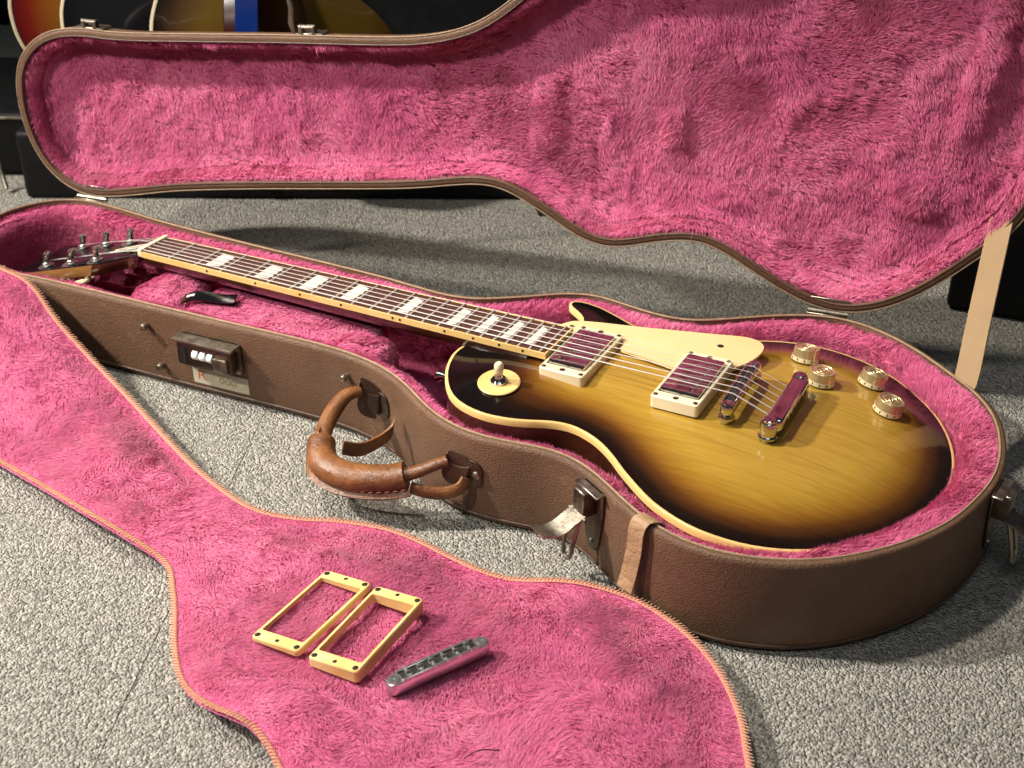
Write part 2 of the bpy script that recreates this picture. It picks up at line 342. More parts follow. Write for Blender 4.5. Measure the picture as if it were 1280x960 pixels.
# ------------------------------------------------------------------ floor: carpet tiles
fl = mesh('floor', ([(-2600, -1800, -8), (3400, -1800, -8), (3400, 4200, -8), (-2600, 4200, -8)], [[0, 1, 2, 3]]), 'black_vinyl', loc=(0, 0, -8)); fl['kind'] = 'structure'
sd = unit((-61.7, 156.6)); sn = np.array([sd[1], -sd[0]]); s0 = np.array([330.5, -452.]); TL = 950.
for i in range(-2, 3):
    c = s0+sn*(i+.5)*TL+sd*900
    f = frame((c[0], c[1], 0), (sn[0], sn[1], 0), (sd[0], sd[1], 0), (0, 0, 1))
    mesh('carpet_strip', prism(rrect(TL-.5, 4600, 1, 3), -7.9, -.1*(i % 2), .5, f), 'carpet', fl, False)

# ------------------------------------------------------------------ guitar case
RIM = 86.
CTRL = [(-135, -97), (-84, -90), (0, -85), (100, -80), (215, -73), (266, -72), (306, -77), (333, -86), (355, -98), (379, -114), (400, -126), (423, -134), (446, -137), (472, -135), (495, -131), (515, -129), (538, -134), (557, -144), (577, -157), (601, -173), (622, -183), (645, -190), (669, -192), (692, -189), (714, -183), (736, -173), (756, -160), (775, -143), (794, -122), (811, -97), (825, -70), (835, -36), (841, -7), (842, 22), (838, 52), (828, 88), (814, 113), (798, 132), (775, 151), (754, 168), (726, 187), (696, 201), (665, 207), (635, 202), (603, 186), (573, 165), (539, 141), (517, 134), (491, 135), (463, 139), (442, 143), (422, 141), (399, 131), (379, 115), (352, 96), (330, 82), (306, 76), (275, 77), (236, 80), (199, 81), (122, 81), (33, 81), (-58, 83), (-104, 87), (-151, 90), (-181, 87), (-205, 75), (-222, 56), (-233, 30), (-236, 0), (-232, -35), (-216, -68), (-180, -92)]
OUT = smooth_loop(resample(CTRL, 420), 8); OUT = OUT-normals2(OUT)*-.8
CASE = root('guitar_case', (300, 0, 0), 'open brown vinyl guitar case lined with pink plush, lid up', 'guitar case')
def offset_w(P, d, wt):
    Q = P-normals2(P)*(d*wt)[:, None]; return smooth_loop(Q, int(d/4))
def rings(P, prof, fr, close_last=True, close_first=False, wt=None):
    n = len(P); V = []; F = []
    for d, z in prof: V.append(np.c_[offset(P, d) if wt is None or d < 10 else offset_w(P, d, wt), np.full(n, z)])
    for i in range(len(prof)-1):
        for q in range(n): F.append([i*n+q, i*n+(q+1) % n, (i+1)*n+(q+1) % n, (i+1)*n+q])
    for flag, k in ((close_first, 0), (close_last, len(prof)-1)):
        if flag: F += [[k*n+i for i in t] for t in tessellate_polygon([[Vector((*p[:2], 0)) for p in V[k]]])]
    return fr(np.vstack(V)), F
def tray(nm, P, H, fr, thick, rim, outer, wt=None):
    sh = mesh(nm, rings(P, outer+[(0, H-5), (.8, H-1.2), (2.2, H-.2), (4, H), (rim, H-.2), (rim+.9, H-2.5), (rim+1.2, 7), (rim+12, 5)], fr, True, True), 'vinyl', CASE, sharp=60)
    prof = [(rim+1, H-8), (rim+3, H-6.5), (max(rim+4, thick*.66), H-7.5), (max(rim+5, thick*.9), H-13), (thick, H-24), (thick+1, min(22, H*.45)), (thick+6, 13), (thick+16, 10)]
    V, F = rings(P, prof, fr, True, wt=wt)
    ln = mesh('lining', (V, F), 'lining', sh)
    return sh, ln, V, F
ID = lambda V: V
hair = {}
bs, bl, BV, BF = tray('bottom_shell', OUT, RIM, ID, 24, 5.5, [(12, 0), (5, 1), (1.5, 4), (0, 10)], 1+.5*np.clip((OUT[:, 0]-690)/90, 0, 1))
# seam trim braided along the inner lip
def loop3(P, d, z, fr=ID): Q = offset(P, d); return fr(np.c_[Q, np.full(len(Q), z)])
mesh('edge_trim', tube(loop3(OUT, 6.0, RIM+.1), 1.0, 6, True), 'trim', bs)
mesh('bottom_seam', tube(loop3(OUT, -.4, 9), .9, 5, True), 'bracket', bs)
def oriented(P, N, ref):
    return N*np.sign((N*ref).sum(1))[:, None]
def inward_fix(P, N, fr_c):  # make normals point into the tray opening
    return N
# pile of the bottom: only where the lining can be seen
P, N = sample(BV, BF, 1.0)
cen = np.array([0, 0, 1.])
flip = (N[:, 2] < -.05); N[flip] *= -1
# horizontal normals must point to the inside of the outline: nearest outline point test
def nearest_in(P2):
    o = np.empty((len(P2), 2)); nn = normals2(OUT)
    for a in range(0, len(P2), 20000):
        k = ((P2[a:a+20000, None, :]-OUT[None, ::3, :])**2).sum(2).argmin(1)*3; o[a:a+20000] = -nn[k]
    return o
ins = nearest_in(P[:, :2]); side = (N[:, :2]*ins).sum(1); bad = (np.abs(N[:, 2]) < .6) & (side < 0); N[bad] *= -1
# underneath the guitar body nothing can be seen
under = (P[:, 2] < 14) & (P[:, 0] > 440) & (P[:, 0] < 780) & (np.abs(P[:, 1]) < 120); P, N = P[~under], N[~under]
pile('plush_pile', P, N, bl, 6.5, .7, (.3, .2, 1), 1.3, .95, 7, .25, 11)

# cushions inside the bottom
def blob(nm, P2, z0, z1, r, parent, dens=1.2, seed=3, length=8, base=(1, 0, 0)):
    P2 = resample(P2, 90); prof = [(0, z0), (0, z1-r), (r*.15, z1-r*.5), (r*.45, z1-r*.15), (r*1.0, z1), (r*1.8, z1+.8)]
    V, F = rings(P2, prof, ID, True); o = mesh(nm, (V, F), 'lining', parent)
    Q, N = sample(V, F, dens); c = P2.mean(0); out = Q[:, :2]-c; N[N[:, 2] < -.02] *= -1
    bad = (N[:, 2] < .4) & ((N[:, :2]*out).sum(1) < 0); N[bad] *= -1
    pile('plush_pile', Q, N, o, length, .8, base, 1.2, 1.25, 8, .18, seed); return o
cp = blob('accessory_compartment', [(84, -64), (190, -58), (250, -55), (272, -50), (278, -30), (272, 0), (250, 20), (180, 24), (96, 22), (84, 0), (82, -44)], 10, 77, 12, CASE, 1.3, 31, 7)
pw = blob('neck_cushion', [(16, -64), (44, -66), (66, -64), (75, -44), (74, -26), (66, 20), (58, 40), (30, 40), (18, 20), (10, -26), (10, -48)], 10, 84, 20, CASE, 1.3, 37, 5)
blob('neck_cushion', [(250, -54), (276, -57), (296, -52), (302, -36), (298, -22), (276, -18), (254, -28)], 10, 82, 16, CASE, 1.3, 41, 8)
pt = resample([(74, -50, 82), (84, -45, 86), (98, -40, 86), (112, -36, 85), (124, -31, 86)], 14, False)
tb = mesh('pull_tab', ribbon(pt, (-.35, .92, .15), 14, 1.4), 'black', CASE)
mesh('stitching', ribbon(pt[1:4]+[0, 0, 1.7], (-.35, .92, .15), 3, .5), 'wool_white', tb)
# ------------------------------------------------------------------ lid, standing open on its hinge line
HA = np.array([644.5, 207.7, RIM]); HB = np.array([-182.5, 90.6, RIM]); E1 = unit(HA-HB); MM = np.array([-E1[1], E1[0], 0]); TH = math.radians(91.5)
E2 = -MM*math.cos(TH)+np.array([0, 0, 1])*math.sin(TH); E3 = np.cross(E1, E2)
LIDP = np.stack([(OUT-HA[:2])@E1[:2], -(OUT-HA[:2])@MM[:2]], 1)[::-1]
LD = 46.
lidfr = frame(HA-E3*LD, E1, E2, E3)   # local z=LD is the rim plane, z=0 the outside of the lid top
ls, ll, LV, LF = tray('lid', LIDP, LD, lidfr, 16, 6.8, [(26, 0), (19, 1), (13, 4), (8, 10), (4, 19), (1.2, 30)])
mesh('edge_trim', tube(loop3(LIDP, 7.2, LD+.1, lidfr), .6, 6, True), 'bracket', ls)
mesh('metal_valance', tube(loop3(LIDP, -.2, LD-1.4, lidfr), .8, 6, True), 'trim', ls)
P, N = sample(LV, LF, 1.04); N[(N@E3) < -.05] *= -1
loc = np.stack([(P-HA)@E1, (P-HA)@E2], 1)
def nearest_in2(P2, O):
    o = np.empty((len(P2), 2)); nn = normals2(O)
    for a in range(0, len(P2), 20000):
        k = ((P2[a:a+20000, None, :]-O[None, ::3, :])**2).sum(2).argmin(1)*3; o[a:a+20000] = -nn[k]
    return o
ins = nearest_in2(loc, LIDP); side = (N@E1)*ins[:, 0]+(N@E2)*ins[:, 1]; bad = (np.abs(N@E3) < .6) & (side < 0); N[bad] *= -1
dep = (P-HA)@E3
flr = dep < -LD+17
bulge = 6+6*fbm(P, 120, 77)+3.2*fbm(P, 36, 79)
for cx, cy, wx, wy, hh, sl in ((-298, 150, 13, 42, 9, .06), (-168, 158, 13, 20, 8, -.1), (100, 240, 14, 70, 8, .1), (60, 120, 22, 18, 6, 0)):
    dx = loc[:, 0]-cx-sl*(loc[:, 1]-cy); dy = loc[:, 1]-cy; bulge += hh*np.exp(-(np.abs(dx)/wx)**4-(np.abs(dy)/wy)**4)
P = P+E3*np.where(flr, bulge, 0)[:, None]
pile('plush_pile', P, N, ll, 8, .66, tuple(-E2*.4+E1*.9), 1.2, 1.25, 8, .42, 3, patch=1.5, st=2.4)
MAT['plush'].diffuse_color = (.7, .2, .35, 1)
# hinges
for hx in (0, -824):
    b = HA+E1*hx; f = frame(b+[0, 0, .5], E1, MM, (0, 0, 1))
    h = mesh('hinge', [lathe([(0, -19), (2.6, -19), (2.6, 19), (0, 19)], 12, lambda V: f(V[:, [2, 0, 1]])), box((0, -7, -7), (38, 1.6, 16), .4, 1, f)], 'dull_metal', CASE)
    mesh('hinge_leaf', box((0, 3, 7), (38, 1.4, 13), .4, 1, f), 'dull_metal', h)
    for k in (-12, 0, 12): mesh('screw', lathe([(0, -.9), (2.2, -.6), (2.4, 0)], 10, frame(f(np.array([[k, -8.2, -9]]))[0], E1, (0, 0, 1), MM)), 'dull_metal', h)
# hardware on the outer wall of the bottom: find a frame on the outline
NRM = normals2(OUT)
def wall_frame(x, z, near=True, xy=None):
    tgt = np.array(xy if xy else (x, -130 if x > 300 else -75), float); k = ((OUT-tgt)**2).sum(1).argmin(); n = NRM[k]
    t = np.array([-n[1], n[0], 0]); return frame((OUT[k][0], OUT[k][1], z), t, (0, 0, 1), (n[0], n[1], 0)), k   # local x along wall, y up, z outwards
def rivet(r, h, f, c=(0, 0, 0), seg=12): 
    prof = [(r, 0), (r*.96, h*.45), (r*.6, h*.85), (0, h)]
    return lathe(prof, seg, lambda V: f(V+np.array(c)))
for x, z in ((53, 66), (66, 24), (279, 66)):
    f, k = wall_frame(x, z); mesh('stud', lathe([(2.6, -1), (2.8, 5), (4, 5.5), (4, 7), (3, 9), (0, 9.6)], 14, f), 'dull_metal', CASE)
for x in (20, 240, 480, 720):      # little feet below the case
    f, k = wall_frame(x, 0, xy=(x, -70 if x < 300 else -150)); c = f(np.array([[0, 0, -22]]))[0]
    mesh('foot', lathe([(9, 0), (9, 3), (6, 4.2), (0, 4.4)], 14, frame((c[0], c[1], -.2), (1, 0, 0), (0, 1, 0), (0, 0, 1))), 'black', CASE)
# combination lock
f, k = wall_frame(126, 52)
lk = mesh('combination_lock', [prism(rrect(70, 33, 4), 0, 3, .6, f), prism(rrect(62, 25, 3), 2.5, 14, 1.6, f)], 'dark_metal', CASE)
mesh('slot', prism(rrect(6, 17, 1.2, 4, (-23, 0)), 14, 14.6, 0, f), 'hole', lk)
mesh('top_ledge', box((0, 15.0, 8), (68, 3, 17), 1, 2, f), 'dull_metal', lk)
for i in range(3):
    mesh('dial', lathe([(0, -3), (4.6, -3), (5, -2.4), (5, 2.4), (4.6, 3), (0, 3)], 16, lambda V, i=i: f(np.stack([V[:, 2]-9+i*8.4, V[:, 0]+2, V[:, 1]+12.6], 1))), 'white_dial', lk)
mesh('release_button', prism(rrect(16, 15, 2, 4, (20, -2)), 13.5, 18.5, 1.2, f), 'dull_metal', lk)
for cx in (-31, 31):
    for cy in (-12.5, 12.5): mesh('rivet', rivet(2.6, 2.2, f, (cx, cy, 2.8)), 'dull_metal', lk)
# paper sticker with writing
f, k = wall_frame(132, 22); st = mesh('paper_sticker', prism(rrect(64, 17.5, .6, 3), .15, .5, 0, f), 'sticker', CASE)
def text(body, size, fr, name, material, parent, sx=1):
    c = bpy.data.curves.new('t', 'FONT'); c.body = body; c.size = size; c.align_x = 'CENTER'; c.align_y = 'CENTER'
    o = bpy.data.objects.new('t', c); COL.objects.link(o); bpy.context.view_layer.update()
    me = bpy.data.meshes.new_from_object(o.evaluated_get(bpy.context.evaluated_depsgraph_get())); V = np.array([v.co[:] for v in me.vertices])*[sx, 1, 1]; F = [list(p.vertices) for p in me.polygons]
    bpy.data.objects.remove(o); bpy.data.curves.remove(c); bpy.data.meshes.remove(me)
    return mesh(name, (fr(V), F), material, parent, False)
text('R', 15, lambda V: f(V+[-22, .5, .62]), 'lettering', 'red_ink', st, 1.15)
text(':', 11, lambda V: f(V+[-9, .5, .62]), 'lettering', 'brown_ink', st)
text('000', 10, lambda V: f(V+[8, -.5, .62]), 'lettering', 'brown_ink', st, 1.35)
# draw latches with hasp lever and wire loop
def latch(x, xy=None, z=52, nm='latch', open_=1):
    f, k = wall_frame(x, z, xy=xy)
    la = mesh(nm, [prism(rrect(30, 20, 3, 4, (0, 16)), .2, 2.6, .5, f), prism(np.array([(-15, 8), (-8, -26), (-3, -34), (5, -34), (10, -26), (15, 8)])[:, :], .2, 2.2, .4, f)], 'dark_metal', CASE)
    mesh('latch_housing', [box((-2, 13, 8), (15, 22, 13), 1.4, 2, f)], 'dark_metal', la)
    mesh('latch_rim', [box((0, 25, 5), (31, 2, 9), .6, 1, f), box((-2, 24.6, 12), (15, 2.2, 5), .5, 1, f)], 'dull_metal', la)
    pts = np.array([(-2, 4, 13), (-2, 0, 22), (-3, -6, 33), (-5, -7, 41), (-7, -5, 50)], float)
    mesh('lever', ribbon(f(resample(pts, 12, False)), f(np.array([[1, 0, 0]]))[0]-f(np.zeros((1, 3)))[0], 19, 1.5), 'dull_metal', la)
    w = np.array([(-8, 2, 16), (-8, -20, 22), (-7, -33, 24), (-2, -37, 24.5), (3, -33, 24), (4, -20, 22), (4, 2, 16)], float)
    mesh('wire_loop', tube(f(resample(w, 30, False)), 1.7, 8), 'dull_metal', la)
    mesh('pivot', tube(f(np.array([(-13, 3, 15), (10, 3, 15)], float)), 1.8, 8), 'dull_metal', la)
    mesh('rivet', rivet(2.4, 2, f, (0, -27, 2)), 'dull_metal', la)
    return la
latch(562, (562, -150), 56); latch(842, (842, -6), 58)
# closed catch parts along the raised edge of the lid
for sx, sy in ((-795, 203), (-540, 227)):
    k = ((LIDP-[sx, sy])**2).sum(1).argmin(); n = normals2(LIDP)[k]; t = np.array([-n[1], n[0]])
    c = lidfr(np.array([[*LIDP[k], LD-8]]))[0]; f = frame(c, E1*t[0]+E2*t[1], E1*n[0]+E2*n[1], E3)
    ca = mesh('lid_catch', [box((0, 1, -2), (34, 2, 16), .5, 1, f)], 'dull_metal', CASE)
    mesh('hook', [box((-7, 5, 3), (4, 9, 8), .8, 1, f), box((7, 5, 3), (4, 9, 8), .8, 1, f), tube(f(np.array([(-9, 8, 4), (9, 8, 4)], float)), 2.4, 8)], 'dull_metal', ca)
    if sx > -600: mesh('hasp', [tube(f(np.array([(15, 2, 2), (17, 12, 4), (14, 26, 5), (15, 42, 5)], float)), 3, 8)], 'dull_metal', ca)
k = ((LIDP-[-294, 56])**2).sum(1).argmin(); n = normals2(LIDP)[k]; t = np.array([-n[1], n[0]]); c = lidfr(np.array([[*LIDP[k], LD-12]]))[0]; f = frame(c, E1*t[0]+E2*t[1], E1*n[0]+E2*n[1], E3)
mesh('lid_catch', [box((0, 3, 0), (13, 6, 10), 1, 2, f), lathe([(0, 0), (4, 0), (4.4, 4), (3, 6), (0, 6.5)], 12, lambda V: f(np.stack([V[:, 0], V[:, 2]+4, V[:, 1]], 1)))], 'dark_metal', CASE)
# webbing stay that holds the lid
a0 = lidfr(np.array([[138, 108, LD-4]]))[0]; a1 = np.array([788, 137, RIM-1]); pth = np.array([lidfr(np.array([[139, 113, LD-14]]))[0], a0, a0*.66+a1*.34, a0*.33+a1*.67, a1, a1+[-6, -3, -12]])
mesh('lid_stay_strap', ribbon(resample(pth, 26, False), unit((.80, -.42, .30)), 25, 1.3), 'tape', CASE)
# ribbon that ties the cover to the rim
f, k = wall_frame(612, 60, xy=(612, -179)); rp = np.array([(4, 18, -16), (3, 25, -11), (2, 28.5, -4), (1, 28, 2), (0, 20, 4.5), (-1, 0, 5), (-3, -22, 7), (-4, -36, 10)], float)
mesh('cover_ribbon', ribbon(f(resample(rp, 30, False)), f(np.array([[1, .05, 0]]))[0]-f(np.zeros((1, 3)))[0], 16, .9), 'ribbon', CASE)
# handle: leather grip, its core strap, brackets
hp = np.array([(306, -92, 66), (298, -104, 65), (297, -126, 58), (304, -152, 50), (320, -174, 45), (342, -179, 43), (366, -174, 43), (388, -165, 45), (404, -156, 50), (416, -149, 56), (425, -143, 59)], float)
hp = resample(hp, 60, False); core = mesh('handle', tube(hp, np.r_[np.linspace(5.5, 7.5, 8), np.linspace(7.8, 7.5, 22), np.full(20, 6.5), np.linspace(6, 5.2, 10)], 14, flat=(1.0, .9)), m_leather(), CASE)
MAT['leather'] = core.data.materials[0]
g = hp[19:49]; g = resample(g, 40, False); rr = 11.8+1.0*np.sin(np.linspace(0, np.pi, 40)); rr[0] -= 1.0; rr[-1] -= .4
g = g+np.c_[np.zeros((40, 2)), -2*np.sin(np.linspace(0, np.pi, 40))]
grip = mesh('grip_sleeve', tube(g, rr, 20, flat=(1.05, .92)), 'leather', core)
for q, r_ in ((g[0], 11.2), (g[-1], 11.7)):
    i = 0 if q is g[0] else -1; t = unit(g[1]-g[0]) if i == 0 else unit(g[-1]-g[-2]); mesh('sleeve_hem', tube(np.array([q-t*1.4, q+t*1.4]), r_+.4, 20, flat=(1.05, .92)), 'leather', core)
cc = g.mean(0)*.35+np.array([372, -120, 50])*.65; outd = g-cc; outd[:, 2] = 0; outd /= np.linalg.norm(outd, axis=1)[:, None]
fl_p = g+outd*10.5+[0, 0, -8.8]; 
mesh('sewn_flange', ribbon(fl_p, outd*.8+np.array([0, 0, -.55]), 9, 3), 'leather', core)
for i in range(1, 39, 1):
    if i % 2: mesh('stitch', tube(np.array([fl_p[i]+outd[i]*1.0+[0, 0, 2.4], fl_p[i+1]+outd[i+1]*1.0+[0, 0, 2.4]]), .55, 5), 'stitch', core)
# loose leather tail of the sleeve curling inside the loop
mesh('leather_tail', ribbon(resample(np.array([(322, -148, 44), (332, -136, 38), (342, -122, 41), (348, -112, 47), (346, -104, 53)], float), 18, False), (.1, .2, 1), 13, 2.2), 'leather', core)
lp = np.array([(441, -141, 46), (438, -147, 38), (428, -154, 34), (414, -160, 34), (400, -163, 36)], float)
mesh('end_loop', tube(resample(lp, 20, False), 5, 10, flat=(.7, 1.2)), 'leather', core)
for xy, z, e in (((322, -82), 52, hp[0]), ((446, -137), 50, hp[-1])):
    f, k = wall_frame(0, z, xy=xy); 
    br = mesh('handle_bracket', [prism(rrect(22, 26, 9, 6), .3, 2.2, .5, f), ], 'dark_metal', CASE)
    w = f(np.array([[0, 0, 2]]))[0]; d = e-w
    pth = resample(np.array([w+d*0, w+d*.35+[0, 0, 3], w+d*.75+[0, 0, 3], w+d*1.05+[0, 0, 1], w+d*1.12+[0, 0, -6], w+d*.9+[0, 0, -10], w+d*.5+[0, 0, -8], w+d*.15+[0, 0, -4]]), 26, False)
    mesh('bracket_strap', ribbon(pth, f(np.array([[.25, 1, 0]]))[0]-f(np.zeros((1, 3)))[0] if xy[0] > 400 else np.array([.1, .1, 1.]), 20 if xy[0] > 400 else 24, 2), 'bracket', br)
    mesh('rivet', rivet(4, 3, f, (6 if xy[0] > 400 else -6, 0, 2)), 'dull_metal', br)
# ------------------------------------------------------------------ loose plush cover on the carpet
FT = [(-250, -92, 94), (-170, -96, 96), (-91, -101, 93), (-64, -105, 84), (-34, -114, 64), (13, -126, 42), (86, -152, 27), (188, -197, 18), (249, -219, 16), (287, -226, 15), (322, -219, 14), (354, -206, 14), (395, -198, 15), (427, -199, 15), (460, -204, 14), (491, -208, 14), (519, -206, 14), (555, -197, 20), (580, -193, 22), (612, -190, 20), (640, -195, 18), (668, -208, 18), (693, -226, 18), (713, -247, 18), (731, -272, 18), (744, -298, 18), (754, -320, 18), (762, -360, 18), (760, -410, 16), (742, -465, 15), (705, -515, 14), (650, -545, 14), (590, -540, 15), (540, -510, 18), (505, -480, 20), (477, -459, 20), (459, -447, 22), (442, -439, 24), (427, -437, 26), (403, -434, 22), (379, -427, 16), (356, -415, 14), (330, -390, 14), (307, -362, 14), (288, -341, 15), (262, -319, 16), (212, -311, 22), (162, -302, 22), (103, -288, 18), (43, -276, 16), (-40, -262, 16), (-140, -246, 18), (-230, -228, 24), (-268, -180, 45), (-270, -125, 80)]
FO = resample(FT, 300); COV = root('plush_cover', (350, -280, 0), 'pink plush cover cloth with stitched edge spread over the carpet beside the open case', 'cover')
n = len(FO); gx, gy = np.meshgrid(np.arange(-270, 770, 9.), np.arange(-550, -90, 9.)); gp = np.stack([gx.ravel(), gy.ravel()], 1)+rng.normal(0, .6, (gx.size, 2))
def inside(P, poly):
    r = np.zeros(len(P), bool); j = len(poly)-1
    for i in range(len(poly)):
        (xi, yi), (xj, yj) = poly[i][:2], poly[j][:2]; c = ((yi > P[:, 1]) != (yj > P[:, 1])) & (P[:, 0] < (xj-xi)*(P[:, 1]-yi)/(yj-yi+1e-12)+xi); r ^= c; j = i
    return r
def polydist(P, poly):
    d = np.full(len(P), 1e9); Q = np.roll(poly, -1, 0)
    for a, b in zip(poly[:, :2], Q[:, :2]):
        e = b-a; t = np.clip(((P-a)@e)/(e@e+1e-12), 0, 1); d = np.minimum(d, np.linalg.norm(P-a-t[:, None]*e, axis=1))
    return d
gp = gp[inside(gp, FO)]; gp = gp[polydist(gp, FO) > 5]
def fill(O2, G2):
    pts = [Vector(p) for p in O2]+[Vector(p) for p in G2]; k = len(O2)
    r = delaunay_2d_cdt(pts, [], [list(range(k))], 1, 1e-4); return np.array([v[:] for v in r[0]]), [list(f) for f in r[2]]
V2, F2 = fill(FO[:, :2], gp)
d2 = ((V2[:, None, :]-FO[None, ::2, :2])**2).sum(2)+4.; w = 1/d2**1.4; z = (w*FO[None, ::2, 2]).sum(1)/w.sum(1)
de = polydist(V2, FO[::2]); P3 = np.c_[V2, np.zeros(len(V2))]
z = z+np.minimum(de/25, 1)*(2.5*fbm(P3, 110, 5)+2)
def ridge(z, a, b, wd, h):
    a, b = np.array(a, float), np.array(b, float); e = b-a; t = np.clip(((V2-a)@e)/(e@e), 0, 1); dd = np.linalg.norm(V2-a-t[:, None]*e, axis=1); return z+h*np.exp(-(dd/wd)**2)*np.sin(np.pi*np.clip(t, .04, .96))
z = ridge(z, (290, -280), (470, -250), 16, 7); z = ridge(z, (400, -410), (520, -420), 16, 8); z = ridge(z, (560, -230), (690, -290), 20, 6); z = ridge(z, (100, -200), (180, -260), 20, 7); z = ridge(z, (430, -330), (395, -400), 12, -4)
z = np.maximum(z, 6)
CV = np.c_[V2, z]
nv = len(CV); back = mesh('backing_cloth', [(CV, F2), (CV-[0, 0, 3], [f[::-1] for f in F2])], 'lining', COV)
P, N = sample(CV, F2, 1.18); N[N[:, 2] < 0] *= -1; de_ = polydist(P[:, :2], FO[::2]); P, N, de_ = P[de_ > 2.5], N[de_ > 2.5], de_[de_ > 2.5]
pile('plush_pile', P, N, back, 7.5, .66, (.8, -.5, 0), 1.3, 1.36, 9, .24, 23, patch=1.9, st=2.2, ls=np.clip(de_/18, .35, 1))
zz = np.interp(np.arange(n), np.arange(n), FO[:, 2]); ed = np.c_[FO[:, :2], np.maximum(FO[:, 2], 6)+3.5]; nn2 = normals2(FO[:, :2]); eo = ed.copy(); eo[:, :2] += nn2*1.5; eo[:, 2] -= 2
edg = mesh('stitched_edge', tube(eo, 1.4, 8, True, flat=(1.6, .6)), 'stitch', COV)
# overlock stitches
NS = 820; fe = resample(eo, NS); nf = normals2(fe[:, :2]); sp = []
vis = project(fe); 
for i in range(len(fe)):
    if -20 < vis[i, 0] < 1300 and -20 < vis[i, 1] < 1000:
        a = fe[i].copy(); t = fe[(i+1) % NS]-fe[i]; o2 = np.array([*nf[i], 0])
        sp.append(tube(np.array([a+o2*2.2+[0, 0, -.4], a+o2*1.2+[0, 0, 1.1], a-o2*2.0+t*.5+[0, 0, 1.5], a-o2*(3.0+1.2*rng.random())+t*(.3+.6*rng.random())+[0, 0, 1.3]]), .42, 4))
ov = mesh('overlock_thread', sp, 'thread', edg); ov['kind'] = 'stuff'
def cover_z(x, y): k = ((V2-[x, y])**2).sum(1).argsort()[:4]; return z[k].mean()

# ------------------------------------------------------------------ the guitar (local mm: x from nut to tail, y treble side, z=0 fretboard face)
GM = np.array([[.9999, .0005, -.0148], [0, .9994, .0349], [.0148, -.0349, .9993]])
G = lambda V: (np.asarray(V, float)-[450, 0, 0])@GM.T+[450, 0, 111]
GUI = root('electric_guitar', tuple(G([[600, 0, -80]])[0]), 'tobacco sunburst electric guitar lying in the open pink lined case', 'electric guitar')
L = 628.65; fr_x = lambda k: L*(1-2**(-k/12)); hw = lambda x: 21.5+7*x/455
SL = .077
def BT(V):   # body frame: x,y,h above the edge plane
    V = np.asarray(V, float); o = V.copy(); o[:, 2] = V[:, 2]-20-SL*(V[:, 0]-440); return G(o)
BO = [(373, -42), (383, -72), (399, -96), (416, -109), (437, -114), (456, -112), (475, -105), (493, -95), (508, -90), (522, -91), (540, -98), (558, -111), (577, -128), (610, -152), (645, -165), (677, -166), (703, -160), (727, -148), (750, -130), (772, -106), (790, -75), (802, -38), (806, 0), (802, 38), (790, 75), (772, 106), (750, 130), (727, 148), (703, 160), (677, 166), (645, 165), (610, 152), (577, 128), (558, 113), (540, 103), (522, 98), (505, 99), (485, 104), (465, 112), (445, 118), (430, 119), (420, 116), (417, 109), (422, 101), (432, 95), (441, 86), (444, 75), (440, 64), (431, 52), (424, 40), (418, 28), (400, 18), (384, 0), (374, -20)]
BO = smooth_loop(resample(BO, 360), 2)
yy, xx = np.meshgrid(np.arange(-168, 168, 4.), np.arange(370, 808, 4.)); gp = np.stack([xx.ravel(), yy.ravel()], 1)+rng.normal(0, .02, (xx.size, 2))
BI = BO-normals2(BO)*2.2
gp = gp[inside(gp, BI)]; gp = gp[polydist(gp, BI) > 2.4]
T2, TF = fill(BI, gp)
def softdist(P):   # smooth distance to the outline (exact beside a straight edge)
    Q = resample(BI, 1200); ds = np.linalg.norm(Q[1]-Q[0]); o = np.empty(len(P))
    for a in range(0, len(P), 2000):
        r2 = ((P[a:a+2000, None, :]-Q[None])**2).sum(2)+.3; o[a:a+2000] = np.sqrt(2/(ds*(r2**-1.5).sum(1)))
    return o
td = polydist(T2, BI); tds = softdist(T2); arch = lambda d: 17.5*(1-np.exp(-(d/50)**1.6))
def smooth01(a): a = np.clip(a, 0, 1); return a*a*(3-2*a)
th = arch(np.where(td < .3, 0, tds))
burst = smooth01((tds+4)/74)*smooth01((T2[:, 0]-405-.10*np.abs(T2[:, 1]))/100)
burst = np.clip(burst*1.12, 0, 1)
body = mesh('body', [rings(BO-normals2(BO)*.3, [(4, -48), (1.2, -47), (0, -44), (0, -1.2), (2.2, -.6)], BT, False, True)], 'mahogany', GUI)
top = mesh('carved_top', (BT(np.c_[T2, th+.2]), TF), 'top', body, sharp=180, attrs={'burst': burst})
mesh('body_binding', rings(BO, [(.2, -6.2), (-.25, -6), (-.25, -.5), (.3, .15), (2.3, .25), (2.4, -.4)], BT, False, False), 'binding', body, sharp=60)
def top_h(x, y): k = ((T2-[x, y])**2).sum(1).argsort()[:4]; return th[k].mean()
def GL(x, y, h=None):  # frame sitting square on the carved top
    q = arch(softdist(np.array([(x, y), (x+8, y), (x-8, y), (x, y+8), (x, y-8)], float))); gx_, gy_ = (q[1]-q[2])/16, (q[3]-q[4])/16
    c = G([[x, y, q[0]-20-SL*(x-440)]])[0]; o0 = G([[0, 0, 0]])[0]
    ex = unit(G([[1, 0, gx_-SL]])[0]-o0); ey = unit(G([[0, 1, gy_]])[0]-o0); ez = unit(np.cross(ex, ey)); return frame(c+ez*.4, ex, np.cross(ez, ex), ez)
